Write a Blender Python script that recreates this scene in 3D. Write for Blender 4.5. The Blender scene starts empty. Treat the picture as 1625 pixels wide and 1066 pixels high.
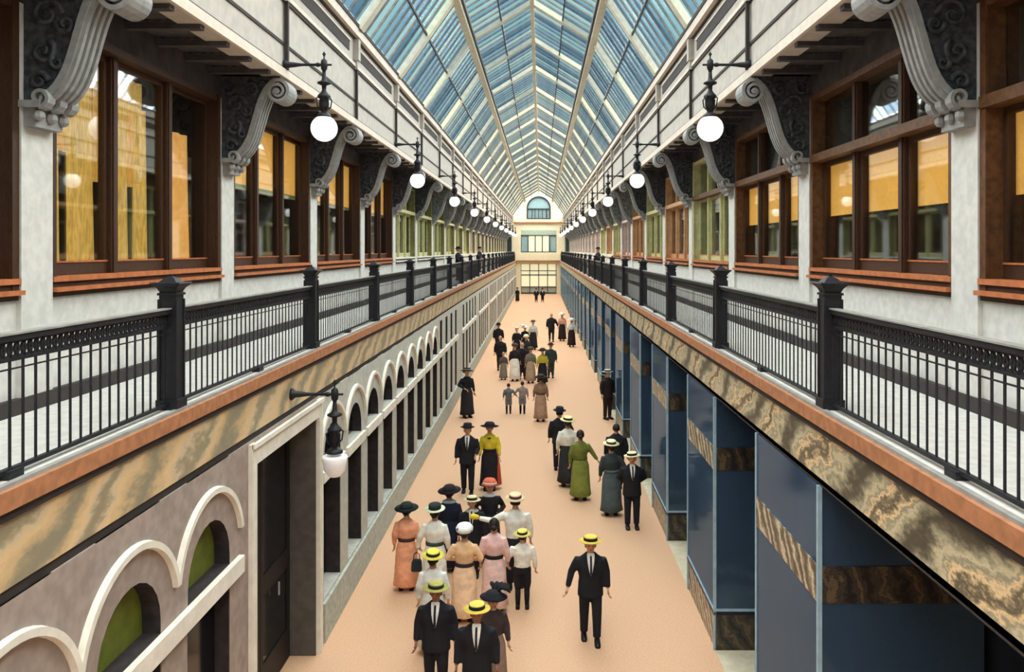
import bpy, math, random
from math import sin, cos, pi, radians as R
from mathutils import Vector, Matrix
random.seed(7)
C = bpy.context.scene.collection
scn = bpy.context.scene

# ------------------------------------------------------------------ camera, sky, sun, exposure
EYE = 6.6
cam_d = bpy.data.cameras.new('camera'); cam = bpy.data.objects.new('camera', cam_d); C.objects.link(cam)
cam.location = (0, 0, EYE); cam.rotation_euler = (R(90), 0, 0)
cam_d.sensor_width = 36; cam_d.sensor_fit = 'HORIZONTAL'; cam_d.lens = 36*1250/1625
cam_d.shift_x = -45.5/1625; cam_d.shift_y = -137/1625
cam_d.clip_start = 0.05; cam_d.clip_end = 500
scn.camera = cam
wd = bpy.data.worlds.new('sky'); scn.world = wd; wd.use_nodes = True
bg = wd.node_tree.nodes['Background']; bg.inputs[0].default_value = (0.31, 0.53, 0.60, 1); bg.inputs[1].default_value = 1.0
def sun(name, energy, ang, rx, ry, col):
    d = bpy.data.lights.new(name, 'SUN'); d.energy = energy; d.angle = R(ang); d.color = col
    o = bpy.data.objects.new(name, d); C.objects.link(o); o.rotation_euler = (R(rx), R(ry), 0); o.location = (0, 20, 40)
sun('sun', 24, 150, -20, 3, (1.0, 0.90, 0.84))
scn.view_settings.view_transform = 'Standard'; scn.view_settings.look = 'None'
scn.view_settings.exposure = 0.35; scn.view_settings.gamma = 1; scn.view_settings.use_curve_mapping = False

# ------------------------------------------------------------------ helpers
def lin(c): return tuple(((v/255)/12.92 if v/255 <= .04045 else ((v/255+.055)/1.055)**2.4) for v in c)
M = {}
def mat(name, rgb, rough=.7, var=.12, scale=6., metal=0, emit=0, bump=0, rgb2=None, stretch=None, spec=.3):
    m = bpy.data.materials.new(name); m.use_nodes = True; nt = m.node_tree; b = nt.nodes['Principled BSDF']
    c = lin(rgb); b.inputs['Roughness'].default_value = rough; b.inputs['Metallic'].default_value = metal
    b.inputs['Specular IOR Level'].default_value = spec
    tc = nt.nodes.new('ShaderNodeTexCoord'); mp = nt.nodes.new('ShaderNodeMapping')
    nt.links.new(tc.outputs['Object'], mp.inputs[0])
    if stretch: mp.inputs['Scale'].default_value = stretch
    nz = nt.nodes.new('ShaderNodeTexNoise'); nz.inputs['Scale'].default_value = scale; nz.inputs['Detail'].default_value = 5
    nt.links.new(mp.outputs[0], nz.inputs['Vector'])
    rp = nt.nodes.new('ShaderNodeValToRGB')
    c2 = lin(rgb2) if rgb2 else tuple(v*(1-var*1.6) for v in c)
    rp.color_ramp.elements[0].position = .36; rp.color_ramp.elements[1].position = .64
    rp.color_ramp.elements[0].color = (*c2, 1)
    rp.color_ramp.elements[1].color = (*(tuple(min(1, v*(1+var)) for v in c) if not rgb2 else c), 1)
    nt.links.new(nz.outputs[0], rp.inputs[0]); nt.links.new(rp.outputs[0], b.inputs['Base Color'])
    if emit:
        b.inputs['Emission Color'].default_value = (*c, 1); b.inputs['Emission Strength'].default_value = emit
    if bump:
        bp = nt.nodes.new('ShaderNodeBump'); bp.inputs['Strength'].default_value = bump; bp.inputs['Distance'].default_value = .02
        nt.links.new(nz.outputs[0], bp.inputs['Height']); nt.links.new(bp.outputs[0], b.inputs['Normal'])
    M[name] = m; return m
def marble(name, cols, scale, rot, dist=6, rough=.35, yscale=1.):
    m = bpy.data.materials.new(name); m.use_nodes = True; nt = m.node_tree; b = nt.nodes['Principled BSDF']
    b.inputs['Roughness'].default_value = rough
    tc = nt.nodes.new('ShaderNodeTexCoord'); mp = nt.nodes.new('ShaderNodeMapping')
    mp.inputs['Rotation'].default_value = rot; mp.inputs['Scale'].default_value = (1, yscale, 1)
    w = nt.nodes.new('ShaderNodeTexWave'); w.inputs['Scale'].default_value = scale; w.inputs['Distortion'].default_value = dist
    w.inputs['Detail'].default_value = 9; w.inputs['Detail Scale'].default_value = 2.2; w.inputs['Detail Roughness'].default_value = .68; w.bands_direction = 'Y'
    rp = nt.nodes.new('ShaderNodeValToRGB')
    while len(rp.color_ramp.elements) < len(cols): rp.color_ramp.elements.new(.5)
    for e, (p, c) in zip(rp.color_ramp.elements, cols): e.position = p; e.color = (*lin(c), 1)
    nt.links.new(tc.outputs['Object'], mp.inputs[0]); nt.links.new(mp.outputs[0], w.inputs[0])
    nt.links.new(w.outputs[0], rp.inputs[0]); nt.links.new(rp.outputs[0], b.inputs['Base Color'])
    M[name] = m
def glass(name, tint, refl=.12, rough=.03, body=None, bodyfac=0., gcol=(.9, .95, 1)):
    m = bpy.data.materials.new(name); m.use_nodes = True; nt = m.node_tree; nt.nodes.clear()
    out = nt.nodes.new('ShaderNodeOutputMaterial'); t = nt.nodes.new('ShaderNodeBsdfTransparent'); g = nt.nodes.new('ShaderNodeBsdfGlossy')
    t.inputs[0].default_value = (*tint, 1); g.inputs['Roughness'].default_value = rough; g.inputs[0].default_value = (*gcol, 1)
    lw = nt.nodes.new('ShaderNodeLayerWeight'); lw.inputs[0].default_value = .35
    ma = nt.nodes.new('ShaderNodeMath'); ma.operation = 'MULTIPLY_ADD'; ma.inputs[1].default_value = .38 if refl > 0 else .12; ma.use_clamp = True; ma.inputs[2].default_value = refl
    nt.links.new(lw.outputs['Fresnel'], ma.inputs[0])
    mx = nt.nodes.new('ShaderNodeMixShader'); nt.links.new(ma.outputs[0], mx.inputs[0]); nt.links.new(g.outputs[0], mx.inputs[2])
    src = t
    if body:
        d = nt.nodes.new('ShaderNodeBsdfDiffuse'); d.inputs[0].default_value = (*lin(body), 1)
        m2 = nt.nodes.new('ShaderNodeMixShader'); m2.inputs[0].default_value = bodyfac
        nt.links.new(t.outputs[0], m2.inputs[1]); nt.links.new(d.outputs[0], m2.inputs[2]); src = m2
    nt.links.new(src.outputs[0], mx.inputs[1]); nt.links.new(mx.outputs[0], out.inputs[0])
    M[name] = m

class MB:
    def __init__(s): s.v = []; s.f = []; s.m = []; s.cur = 0
    def add(s, vs, fs):
        o = len(s.v); s.v += [tuple(p) for p in vs]
        for f in fs: s.f.append(tuple(i+o for i in f)); s.m.append(s.cur)
        return s
    def box(s, x0, x1, y0, y1, z0, z1):
        x0, x1 = min(x0, x1), max(x0, x1); y0, y1 = min(y0, y1), max(y0, y1); z0, z1 = min(z0, z1), max(z0, z1)
        v = [(x, y, z) for z in (z0, z1) for y in (y0, y1) for x in (x0, x1)]
        return s.add(v, [(0, 2, 3, 1), (4, 5, 7, 6), (0, 1, 5, 4), (2, 6, 7, 3), (0, 4, 6, 2), (1, 3, 7, 5)])
    def hexa(s, a, b):     # two quads (4 points each) joined
        return s.add(list(a)+list(b), [(3, 2, 1, 0), (4, 5, 6, 7), (0, 1, 5, 4), (1, 2, 6, 5), (2, 3, 7, 6), (3, 0, 4, 7)])
    def beam(s, p, q, up, w, h):   # box bar from p to q
        p, q, up = Vector(p), Vector(q), Vector(up); d = (q-p).normalized(); sd = d.cross(up).normalized(); u = sd.cross(d)
        c = [sd*w/2+u*h/2, -sd*w/2+u*h/2, -sd*w/2-u*h/2, sd*w/2-u*h/2]
        return s.hexa([p+k for k in c], [q+k for k in c])
    def loft(s, rings, cap=True, closed=True):
        n = len(rings[0]); o = len(s.v); fs = []
        for i in range(len(rings)-1):
            for j in range(n if closed else n-1):
                k = (j+1) % n; fs.append((i*n+j, i*n+k, (i+1)*n+k, (i+1)*n+j))
        if cap: fs.append(tuple(range(n))[::-1]); fs.append(tuple((len(rings)-1)*n+j for j in range(n)))
        return s.add([p for r in rings for p in r], fs)
    def tube(s, path, rad, n=8, fx=1.):
        path = [Vector(p) for p in path]; rings = []; ref = None
        if not hasattr(rad, '__len__'): rad = [rad]*len(path)
        for i, p in enumerate(path):
            t = (path[min(i+1, len(path)-1)]-path[max(i-1, 0)]).normalized()
            if ref is None:
                ref = t.orthogonal().normalized() if abs(t.z) < .9 else Vector((1, 0, 0))
            a = (ref-t*ref.dot(t)).normalized(); b = t.cross(a); ref = a
            rings.append([p+a*cos(2*pi*j/n)*rad[i]+b*sin(2*pi*j/n)*rad[i]*fx for j in range(n)])
        return s.loft(rings)
    def lathe(s, prof, c=(0, 0, 0), n=16, axis='z', sx=1., sy=1.):
        rings = []
        for r, z in prof:
            ring = []
            for j in range(n):
                a = 2*pi*j/n; x, y = max(r, .0005)*cos(a)*sx, max(r, .0005)*sin(a)*sy
                ring.append({'z': (c[0]+x, c[1]+y, c[2]+z), 'x': (c[0]+z, c[1]+x, c[2]+y), 'y': (c[0]+x, c[1]+z, c[2]+y)}[axis])
            rings.append(ring)
        return s.loft(rings)
    def ball(s, c, r, n=12, sx=1, sy=1, sz=1):
        return s.lathe([(r*sin(pi*i/(n//2+1)), -r*sz*cos(pi*i/(n//2+1))) for i in range(n//2+2)], c, n, 'z', sx, sy)
    def mesh(s, name, mats, smooth=False):
        me = bpy.data.meshes.new(name); me.from_pydata(s.v, [], s.f)
        for k in (mats if isinstance(mats, (list, tuple)) else [mats]): me.materials.append(M[k] if isinstance(k, str) else k)
        if any(s.m): me.polygons.foreach_set('material_index', s.m)
        if smooth: me.polygons.foreach_set('use_smooth', [True]*len(me.polygons))
        me.update(); return me
    def build(s, name, mats, parent=None, smooth=False, **kw):
        return put(name, s.mesh(name, mats, smooth), parent, **kw)
def put(name, me, parent=None, loc=(0, 0, 0), rot=None, **kw):
    o = bpy.data.objects.new(name, me); C.objects.link(o); o.location = loc
    if rot: o.rotation_euler = rot
    if parent: o.parent = parent
    for k, v in kw.items(): o[k] = v
    return o
def tag(o, label=None, cat=None, group=None, kind=None):
    if label: o['label'] = label
    if cat: o['category'] = cat
    if group: o['group'] = group
    if kind: o['kind'] = kind
    return o
def empty(name, loc=(0, 0, 0), **kw): return put(name, None, None, loc, **kw)
ORD = ['nearest', 'second', 'third', 'fourth', 'fifth', 'sixth', 'seventh', 'eighth', 'ninth', 'tenth', 'eleventh', 'twelfth', 'thirteenth',
       'fourteenth', 'fifteenth', 'sixteenth', 'seventeenth', 'eighteenth', 'nineteenth', 'twentieth', 'twenty-first', 'twenty-second',
       'twenty-third', 'twenty-fourth', 'twenty-fifth']

# ------------------------------------------------------------------ materials
mat('plaster_upper', (206, 203, 196), .8, .06, 9)
mat('fascia', (180, 172, 162), .75, .06, 5)
mat('fascia_lip', (208, 194, 178), .6, .04)
mat('line_dark', (58, 52, 50), .8, .1)
mat('wall_taupe', (158, 143, 133), .85, .1, 7)
mat('wall_pale', (186, 184, 172), .8, .08, 7)
mat('reveal_dark', (52, 46, 46), .8, .2, 8)  # shade of the arch reveals is put into this colour
mat('reveal_grey', (92, 86, 80), .85, .1)
mat('door_black', (34, 27, 25), .6, .2, 8)
mat('olive_frame', (128, 122, 70), .7, .15)
mat('moulding', (228, 222, 208), .6, .05)
mat('plinth', (176, 180, 168), .8, .12, 8)
mat('ledge', (172, 116, 80), .6, .12, 10)
mat('floor', (212, 171, 136), .8, 0, 30, rgb2=(203, 160, 127))
mat('floor_cream', (206, 196, 168), .7, .06)
mat('iron', (38, 38, 42), .5, .15, 20, metal=.2)
mat('iron_light', (150, 148, 142), .5, .1)
mat('wood_dark', (66, 42, 26), .55, .2, 14, stretch=(8, 8, 1))
mat('wood_orange', (184, 108, 64), .55, .12, 10)
mat('wood_brown', (94, 62, 36), .55, .2, 14)
mat('frame_yellow', (188, 184, 132), .6, .1)
mat('frame_orange', (190, 146, 104), .6, .1)
mat('frame_lilac', (200, 180, 170), .6, .1)
mat('blind', (246, 186, 92), .8, .06, 20, emit=.5)  # emission stands in for daylight coming through the cloth
mat('blind_hem', (130, 150, 100), .8, .05)
mat('olive', (104, 112, 38), .7, .12)
mat('curtain', (232, 190, 96), .85, .1, 12, rgb2=(150, 118, 60), stretch=(1, 6, .5), emit=.42)  # backlight imitated by the lace's own glow
mat('curtain_orange', (240, 180, 100), .85, .08, 12, emit=.5)  # own glow in place of light from the room behind
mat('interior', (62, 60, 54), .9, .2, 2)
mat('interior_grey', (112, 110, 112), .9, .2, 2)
mat('soffit', (70, 66, 68), .8, .2, 4)
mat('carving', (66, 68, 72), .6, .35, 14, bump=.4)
mat('carving_haze', (128, 130, 128), .7, .2, 10)
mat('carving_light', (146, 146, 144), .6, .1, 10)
mat('rafter', (208, 202, 180), .6, .06)
mat('glazing_bar', (104, 106, 104), .6, .15)
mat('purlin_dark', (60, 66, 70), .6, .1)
mat('black_glass', (22, 22, 26), .12, .1, spec=.5)
mat('end_wall', (240, 230, 198), .8, .05)
mat('screen_glow', (232, 226, 190), .8, .04, emit=.45)  # pane colour glows in place of daylight from outside
mat('end_blue', (150, 182, 186), .3, .1)
mat('end_green', (176, 194, 178), .7, .1)
mat('globe', (255, 255, 250), .3, .02, emit=.7)
mat('shade_white', (236, 230, 228), .4, .05, emit=.15)
mat('blue_metal', (158, 186, 200), .45, .1)
mat('shop_back', (40, 52, 66), .8, .3, 1.5)
mat('shop_dark', (24, 32, 44), .5, .3, 2)
marble('marble_left', [(0, (142, 134, 112)), (.25, (198, 170, 128)), (.6, (222, 188, 140)), (.85, (206, 184, 150)), (1, (150, 138, 110))], .45, (R(40), 0, 0), 5, yscale=.5)
marble('marble_right', [(0, (74, 68, 54)), (.25, (156, 148, 120)), (.5, (206, 192, 156)), (.72, (146, 138, 114)), (.9, (236, 204, 156)), (1, (96, 88, 70))], .5, (R(-38), 0, 0), 6, yscale=.5)
marble('marble_band', [(0, (70, 62, 50)), (.3, (150, 138, 112)), (.6, (224, 208, 180)), (.8, (150, 136, 106)), (1, (60, 54, 48))], .9, (R(30), 0, 0), 5, yscale=.7)
marble('marble_dark', [(0, (30, 28, 28)), (.5, (70, 62, 52)), (.8, (44, 40, 38)), (1, (100, 84, 60))], 1.2, (0, R(25), R(90)), 8)
glass('pane_clear', (.93, .93, .9), .01)
glass('pane_shop', (.40, .52, .66), .05, .08, body=(74, 98, 124), bodyfac=.5, gcol=(.55, .72, .95))
glass('sky_blue', (.70, .78, .84), -.02, .15)
glass('sky_teal', (.80, .90, .90), -.02, .15)
glass('sky_deep', (.48, .58, .66), -.02, .15)
glass('sky_pale', (.98, .98, .94), -.02, .15)

# ------------------------------------------------------------------ layout constants
XL, XR = -3.66, 2.85; WL, WR = -5.16, 4.35; FL, FR = -4.2, 3.43
BAY = 4.875; Y0 = 8.0; YE = 117.7; YB = -6.0
def yk(k): return Y0+BAY*k
DECK = 4.99; KN = 22
Z = lambda u: EYE+u

# ------------------------------------------------------------------ floor, decks, end walls
MB().box(-6, 5.2, YB, YE+.3, -.2, 0).build('floor', 'floor', kind='structure', label='peach coloured floor of the long arcade', category='floor')
def wallside(sx, X, W, F, name, mside):
    s = sx
    up = empty('wall_upper_'+name, (0, 0, 0)); tag(up, 'pale plaster upper gallery wall on the %s with its window piers' % name, 'wall', kind='structure')
    b = MB(); b.box(W, W+s*.35, YB, YE, DECK, Z(-.45)); MB().box(W-s*.004, W+s*.35, YB, YE, Z(2.45), Z(2.85)).build('window_head', 'soffit', up)
    for k in range(-1, KN+1):
        b.box(W, W+s*.35, yk(k)-.28, yk(k)+.28, Z(-.45), Z(2.45))
    b.box(W, W+s*.35, YB, yk(-1), Z(-.45), Z(2.45))
    b.build('wall_face', 'plaster_upper', up)
    r = MB()  # rooms behind windows
    X2 = W+s*2.2
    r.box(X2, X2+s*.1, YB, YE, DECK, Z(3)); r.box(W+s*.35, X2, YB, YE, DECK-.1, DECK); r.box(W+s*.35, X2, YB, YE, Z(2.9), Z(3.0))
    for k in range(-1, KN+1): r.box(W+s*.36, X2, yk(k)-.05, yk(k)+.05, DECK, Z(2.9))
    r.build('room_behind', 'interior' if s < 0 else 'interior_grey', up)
    col = MB().box(0, -s*.05, -.25, .25, DECK, Z(1.42)).mesh('pilaster', 'plaster_upper')
    for k in range(-1, KN+1): put('pilaster', col, up, (W, yk(k), 0))
    MB().box(W, W-s*.08, YB, YE, DECK, DECK+.15).build('baseboard', 'line_dark', up)
    # deck
    d = MB().box(X-s*.02+s*.04, W+s*.35, YB, YE, DECK-.16, DECK).build('trim_1' if s < 0 else 'trim_2', 'plaster_upper')
    tag(d, 'pale walkway deck of the %s gallery behind its railing' % name, 'walkway', kind='structure')
    # ledge + frieze
    e = empty('trim_3' if s < 0 else 'trim_4'); tag(e, 'orange-brown ledge over the veined marble frieze below the %s railing' % name, 'ledge', kind='structure')
    MB().box(X-s*.07, X+s*.3, YB, YE, Z(-1.77), Z(-1.63)).build('ledge_cap', 'ledge', e)
    MB().box(X-s*.03, X+s*.3, YB, YE, Z(-1.85), Z(-1.77)).build('shadow_fillet', 'line_dark', e)  # dark strip paints the shadow under the ledge
    fr = MB(); fr.box(X, X+s*.3, YB, YE, Z(-2.33), Z(-1.85)); fr.build('marble_frieze', mside, e)
    MB().box(X+s*.02, X+s*.3, YB, YE, Z(-2.42), Z(-2.33)).build('lower_fillet', 'line_dark', e)
    MB().box(X-s*.03, X+s*.02, YB, YE, Z(-1.63), Z(-1.60)).build('deck_edge', 'iron_light', e)
    # fascia / entablature up to the roof
    fa = empty('trim_5' if s < 0 else 'trim_6'); tag(fa, 'cream entablature above the %s gallery carrying the glass roof' % name, 'entablature', kind='structure')
    MB().box(F, F+s*.3, YB, YE, Z(2.8), Z(4.9)).build('fascia_board', 'fascia', fa)
    MB().box(F-s*.05, F, YB, YE, Z(2.8), Z(2.94)).build('lip', 'fascia_lip', fa)
    MB().box(F-s*.02, F, YB, YE, Z(2.94), Z(2.975)).build('lip_line', 'line_dark', fa)
    MB().box(F-s*.02, F, YB, YE, Z(3.33), Z(3.38)).build('string_line', 'line_dark', fa)
    MB().box(F-s*.05, F, YB, YE, Z(4.1), Z(4.17)).build('shelf_moulding', 'fascia_lip', fa)
    MB().box(F-s*.03, F, YB, YE, Z(4.04), Z(4.10)).build('shelf_line', 'line_dark', fa)
    MB().box(F-s*.04, F, YB, YE, Z(4.72), Z(4.76)).build('cornice_line', 'line_dark', fa)
    MB().box(F-s*.13, F+s*.3, YB, YE, Z(4.76), Z(5.0)).build('cornice', 'fascia_lip', fa)
    MB().box(F-s*.15, F-s*.11, YB, YE, Z(4.95), Z(5.03)).build('gutter_line', 'line_dark', fa)
    slot = MB().box(0, -s*.015, .5, BAY-.5, Z(4.36), Z(4.58)); slot.cur = 1; slot.box(0, -s*.03, .42, BAY-.42, Z(4.58), Z(4.62))
    slot = slot.mesh('vent_slot', ['line_dark', 'fascia_lip'])
    pipe = MB(); pipe.box(-s*.02, -s*.08, -.035, .035, Z(2.94), Z(4.3)); pipe = pipe.mesh('upright_rod', 'line_dark')
    cb = MB(); cb.box(0, -s*.12, -.1, .1, Z(4.25), Z(4.72)); cb.box(0, -s*.09, -.07, .07, Z(4.05), Z(4.25)); cb = cb.mesh('corbel', 'fascia')
    for k in range(-1, KN+1):
        put('upright_rod', pipe, fa, (F, yk(k), 0)); put('corbel', cb, fa, (F, yk(k), 0)); put('vent_slot', slot, fa, (F, yk(k), 0))
    # soffit
    so = empty('trim_7' if s < 0 else 'trim_8'); tag(so, 'dark battened soffit over the %s gallery' % name, 'soffit', kind='structure')
    MB().box(F+s*.05, W+s*.35, YB, YE, Z(2.85), Z(2.95)).build('soffit_board', 'soffit', so)
    bt = MB().box(F+s*.02, W, -.06, .06, Z(2.74), Z(2.85)); bt.cur = 1; bt.box(F+s*.02, W, -.085, .085, Z(2.82), Z(2.85)); bt = bt.mesh('soffit_batten', ['soffit', 'carving'])
    for k in range(-1, KN):
        for j in range(6): put('soffit_batten', bt, so, (0, yk(k)+BAY*j/6+.2, 0))
wallside(-1, XL, WL, FL, 'left', 'marble_left'); wallside(1, XR, WR, FR, 'right', 'marble_right')

# ------------------------------------------------------------------ lower left wall: arches, doorway, windows
def arch_unit(b, c, pitch, arched=True, blank=False):
    x0, x1 = XL, XL-.36; h = pitch/2; zt = Z(-2.42)
    if blank: b.cur = 0; b.box(x1, x0, c-h, c+h, 0, zt); return
    w = .56 if arched else .36; wa = .55 if arched else .34
    b.cur = 0
    b.box(x1, x0, c-h, c-w, 0, 2.68); b.box(x1, x0, c+w, c+h, 0, 2.68); b.box(x1, x0, c-w, c+w, 0, .7)
    b.box(x1, x0, c-h, c+h, 2.68, 2.9)
    if arched:
        N = 12; zs = 3.03
        pts = [(c-wa, 2.9)]+[(c-wa*cos(pi*i/N), zs+wa*sin(pi*i/N)) for i in range(N+1)]+[(c+wa, 2.9)]
        b.box(x1, x0, c-h, c-wa, 2.9, zt); b.box(x1, x0, c+wa, c+h, 2.9, zt)
        for i in range(1, len(pts)-2):
            (ya, za), (yb_, zb) = pts[i], pts[i+1]
            b.add([(x0, ya, za), (x0, yb_, zb), (x0, yb_, zt), (x0, ya, zt)], [(0, 1, 2, 3)])
        b.cur = 1
        for i in range(len(pts)-1):
            (ya, za), (yb_, zb) = pts[i], pts[i+1]
            b.add([(x0-.001, ya+.001*(1 if ya < c else -1), za), (x0-.001, yb_+.001*(1 if yb_ < c else -1), zb), (x1, yb_, zb), (x1, ya, za)], [(3, 2, 1, 0)])
            if i in (0, len(pts)-2):   # shade-coloured jamb faces proud of the pier box
                yy = ya+(.004 if ya < c else -.004); b.add([(x0-.002, yy, za), (x0-.002, yy, zb), (x1, yy, zb), (x1, yy, za)], [(0, 1, 2, 3)])
    else:
        b.box(x1, x0, c-h, c-wa, 2.9, zt); b.box(x1, x0, c+wa, c+h, 2.9, zt); b.box(x1, x0, c-wa, c+wa, 4.0, zt)
        b.cur = 1; b.box(x1+.02, x0-.01, c+wa-.004, c+wa, 2.9, 4.0)
    b.cur = 1; b.box(x1, x0-.01, c+w-.004, c+w, .7, 2.68); b.box(x1, x0-.01, c-w, c-w+.004, .7, 2.68)
wl = empty('wall_left'); tag(wl, 'lower left arcade wall with round arches, transoms and a doorway', 'wall', kind='structure')
P = 1.68
near = [8.72-P*j for j in range(4)]; arches = [13.85+P*j for j in range(9)]
b = MB()
for c in near: arch_unit(b, c, P)
b.cur = 0
b.box(XL-.36, XL, 9.56, 9.86, 0, Z(-2.42)); b.box(XL-.36, XL, YB, near[-1]-P/2, 0, Z(-2.42)); b.box(XL-.36, XL, 9.86, 13.01, Z(-2.73), Z(-2.42))
b.build('wall_face', ['wall_taupe', 'reveal_dark'], wl)
b = MB()
for c in arches: arch_unit(b, c, P)
rects = []; c = arches[-1]+P; i = 0
while c+P/2 < YE:
    bl = i % 6 == 4; arch_unit(b, c, P, False, bl)
    if not bl: rects.append(c)
    c += P; i += 1
b.cur = 0; b.box(XL-.36, XL, c-P/2, YE, 0, Z(-2.42))
b.build('wall_face', ['wall_pale', 'reveal_dark'], wl)
# shade / panes
am = MB(); N = 22; ra = []
for i in range(N+1):
    a = R(13)+(pi-2*R(13))*i/N; ca, sa = cos(a), sin(a)
    ra.append([(0, -.90*ca, 3.05+.90*sa), (.055, -.89*ca, 3.05+.89*sa), (.055, -.83*ca, 3.05+.83*sa), (0, -.82*ca, 3.05+.82*sa)])
am.loft(ra); am = am.mesh('arch_moulding', 'moulding')
tr = MB().box(0, .06, -P/2+.1, P/2-.1, 2.70, 2.88); tr2 = tr.mesh('transom', 'moulding')
dk = MB().box(-.30, -.28, -.56, .56, .7, 2.68).mesh('window_pane', 'black_glass')
dk2 = MB().box(-.24, -.22, -.36, .36, .7, 2.68).mesh('window_pane', 'black_glass')
apn = []
for mname in ('olive', 'black_glass'):
    q = MB(); pts = [(0, -.55, 2.9)]+[(0, -.55*cos(pi*i/12), 3.03+.55*sin(pi*i/12)) for i in range(13)]+[(0, .55, 2.9)]
    q.add([(-.34, y, z) for _, y, z in pts]+[(-.36, y, z) for _, y, z in pts], [tuple(range(15)), tuple(range(29, 14, -1))]+[(i, (i+1) % 15, 15+(i+1) % 15, 15+i) for i in range(15)])
    apn.append(q.mesh('arch_pane', mname))
rp = MB().box(-.24, -.22, -.34, .34, 2.9, 4.0).mesh('window_pane', 'black_glass')
dsl = MB().box(-.35, -.004, -.55, .55, 2.9, 2.906).mesh('sill_shadow', 'reveal_dark')  # dark sheet added to paint shade over the bright arch sill
for c in near:
    put('arch_moulding', am, wl, (XL, c, 0)); put('arch_pane', apn[0], wl, (XL+.16, c, 0)); put('window_pane', dk, wl, (XL+.10, c, 0)); put('sill_shadow', dsl, wl, (XL, c, 0))
MB().box(XL, XL+.07, near[-1]-P/2, 9.56, 2.70, 2.90).build('transom', 'moulding', wl)
for c in arches:
    put('arch_moulding', am, wl, (XL, c, 0)); put('arch_pane', apn[1], wl, (XL+.16, c, 0)); put('window_pane', dk, wl, (XL, c, 0)); put('transom', tr2, wl, (XL, c, 0))
for c in rects:
    put('window_pane', rp, wl, (XL, c, 0)); put('window_pane', dk2, wl, (XL, c, 0)); put('transom', tr2, wl, (XL, c, 0))
MB().box(XL, XL+.05, 13.2, YE, 0, .66).build('plinth', 'plinth', wl)
MB().box(XL, XL+.05, near[-1]-P/2, 9.6, 0, .66).build('plinth', 'plinth', wl)
# dark space behind + door
MB().box(-5.4, -5.3, YB, YE, 0, 4.3).box(-5.3, XL-.36, 9.5, 9.6, 0, 4.2).box(-5.3, XL-.36, 13.2, 13.3, 0, 4.2).build('shop_interior', 'reveal_dark', wl)
MB().box(XL-.42, XL, 12.80, 12.86, 0, Z(-2.73)).box(XL-.42, XL, 10.0, 10.03, 0, Z(-2.73)).build('door_reveal', 'reveal_grey', wl)
da = MB(); da.box(XL, XL+.06, 9.86, 10.01, 0, Z(-2.45)); da.box(XL, XL+.06, 12.84, 13.03, 0, Z(-2.45)); da.box(XL, XL+.05, 10.01, 12.84, Z(-2.73), Z(-2.47))
da.box(XL+.05, XL+.09, 9.86, 13.03, Z(-2.50), Z(-2.44)); da.box(XL+.06, XL+.08, 12.9, 12.96, 0, Z(-2.5)); da.build('door_casing', 'moulding', wl)
dr = empty('door_1', (0, 0, 0)); tag(dr, 'tall dark double door set back in the white-cased left doorway', 'door', kind='structure')
for y0 in (10.06, 11.43):
    d = MB(); x = -4.12
    d.box(x, x+.05, y0, y0+.12, .02, 3.84); d.box(x, x+.05, y0+1.23, y0+1.35, .02, 3.84)
    for z0, z1 in ((.02, .5), (1.5, 1.8), (3.7, 3.84)): d.box(x, x+.05, y0+.12, y0+1.23, z0, z1)
    d.build('door_leaf', 'door_black', dr)
    MB().box(x+.02, x+.03, y0+.12, y0+1.23, .5, 3.7).build('pane', 'black_glass', dr)
    MB().tube([(x+.1, y0+.67, 1.3), (x+.1, y0+.67, 1.5)], .015).build('handle', 'iron_light', dr)

# ------------------------------------------------------------------ lower right: projecting shop windows
wr = MB(); wr.box(4.62, 4.75, YB, YE, 0, 4.3); wr.box(XR+.3, 4.62, YB, YE, Z(-2.42), 4.3)
wr.box(XR+.3, XR+.02, YB, YE, Z(-2.4), Z(-2.3))
wr.build('wall_right', 'shop_dark', kind='structure', label='dark wall behind the glazed shop bays on the right', category='wall')
L = 2.38; D = 1.72; ZT = Z(-2.43)
g = {}
q = MB(); q.box(.03, D, .03, L, 0, .6); g['plinth'] = (q.mesh('marble_plinth', 'marble_band'))
q = MB(); q.box(0, D, 0, L, .58, .64); g['sill'] = q.mesh('sill', 'shop_dark')
q = MB()
for (x, y) in ((0, 0), (0, L-.045)): q.box(x, x+.045, y, y+.045, 0 if y else 0, ZT)
g['post'] = MB().box(0, .045, 0, .045, 0, ZT).mesh('corner_post', 'blue_metal')
g['sidepane'] = MB().box(.015, .027, .045, L-.045, .66, 2.96).mesh('glass_pane', 'pane_shop')
g['sideup'] = MB().box(.015, .027, .045, L-.045, 3.34, ZT).mesh('glass_pane', 'pane_shop')
g['frontpane'] = MB().box(.045, D, .015, .027, .66, 2.96).mesh('glass_pane', 'pane_shop')
g['frontup'] = MB().box(.045, D, .015, .027, 3.34, ZT).mesh('glass_pane', 'pane_shop')
g['backpane'] = MB().box(.045, D, L-.03, L-.018, .66, ZT).mesh('glass_pane', 'pane_shop')
g['band'] = MB().box(.005, .05, .045, L-.045, 2.96, 3.34).mesh('marble_band', 'marble_band')
g['fband'] = MB().box(.045, D, .005, .05, 2.96, 3.34).mesh('marble_band', 'marble_dark')
g['fplinth'] = MB().box(.03, D, .0, .03, 0, .58).mesh('front_plinth', 'marble_dark')
g['rail'] = MB().box(.045, D, 0, .035, .64, .68).box(0, .035, .045, L-.045, .64, .67).mesh('bottom_rail', 'blue_metal')
g['back'] = MB().box(.55, .6, .5, L-.1, .64, ZT).box(.6, D, .5, .55, .64, ZT).mesh('display_backing', 'shop_back')
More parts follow.
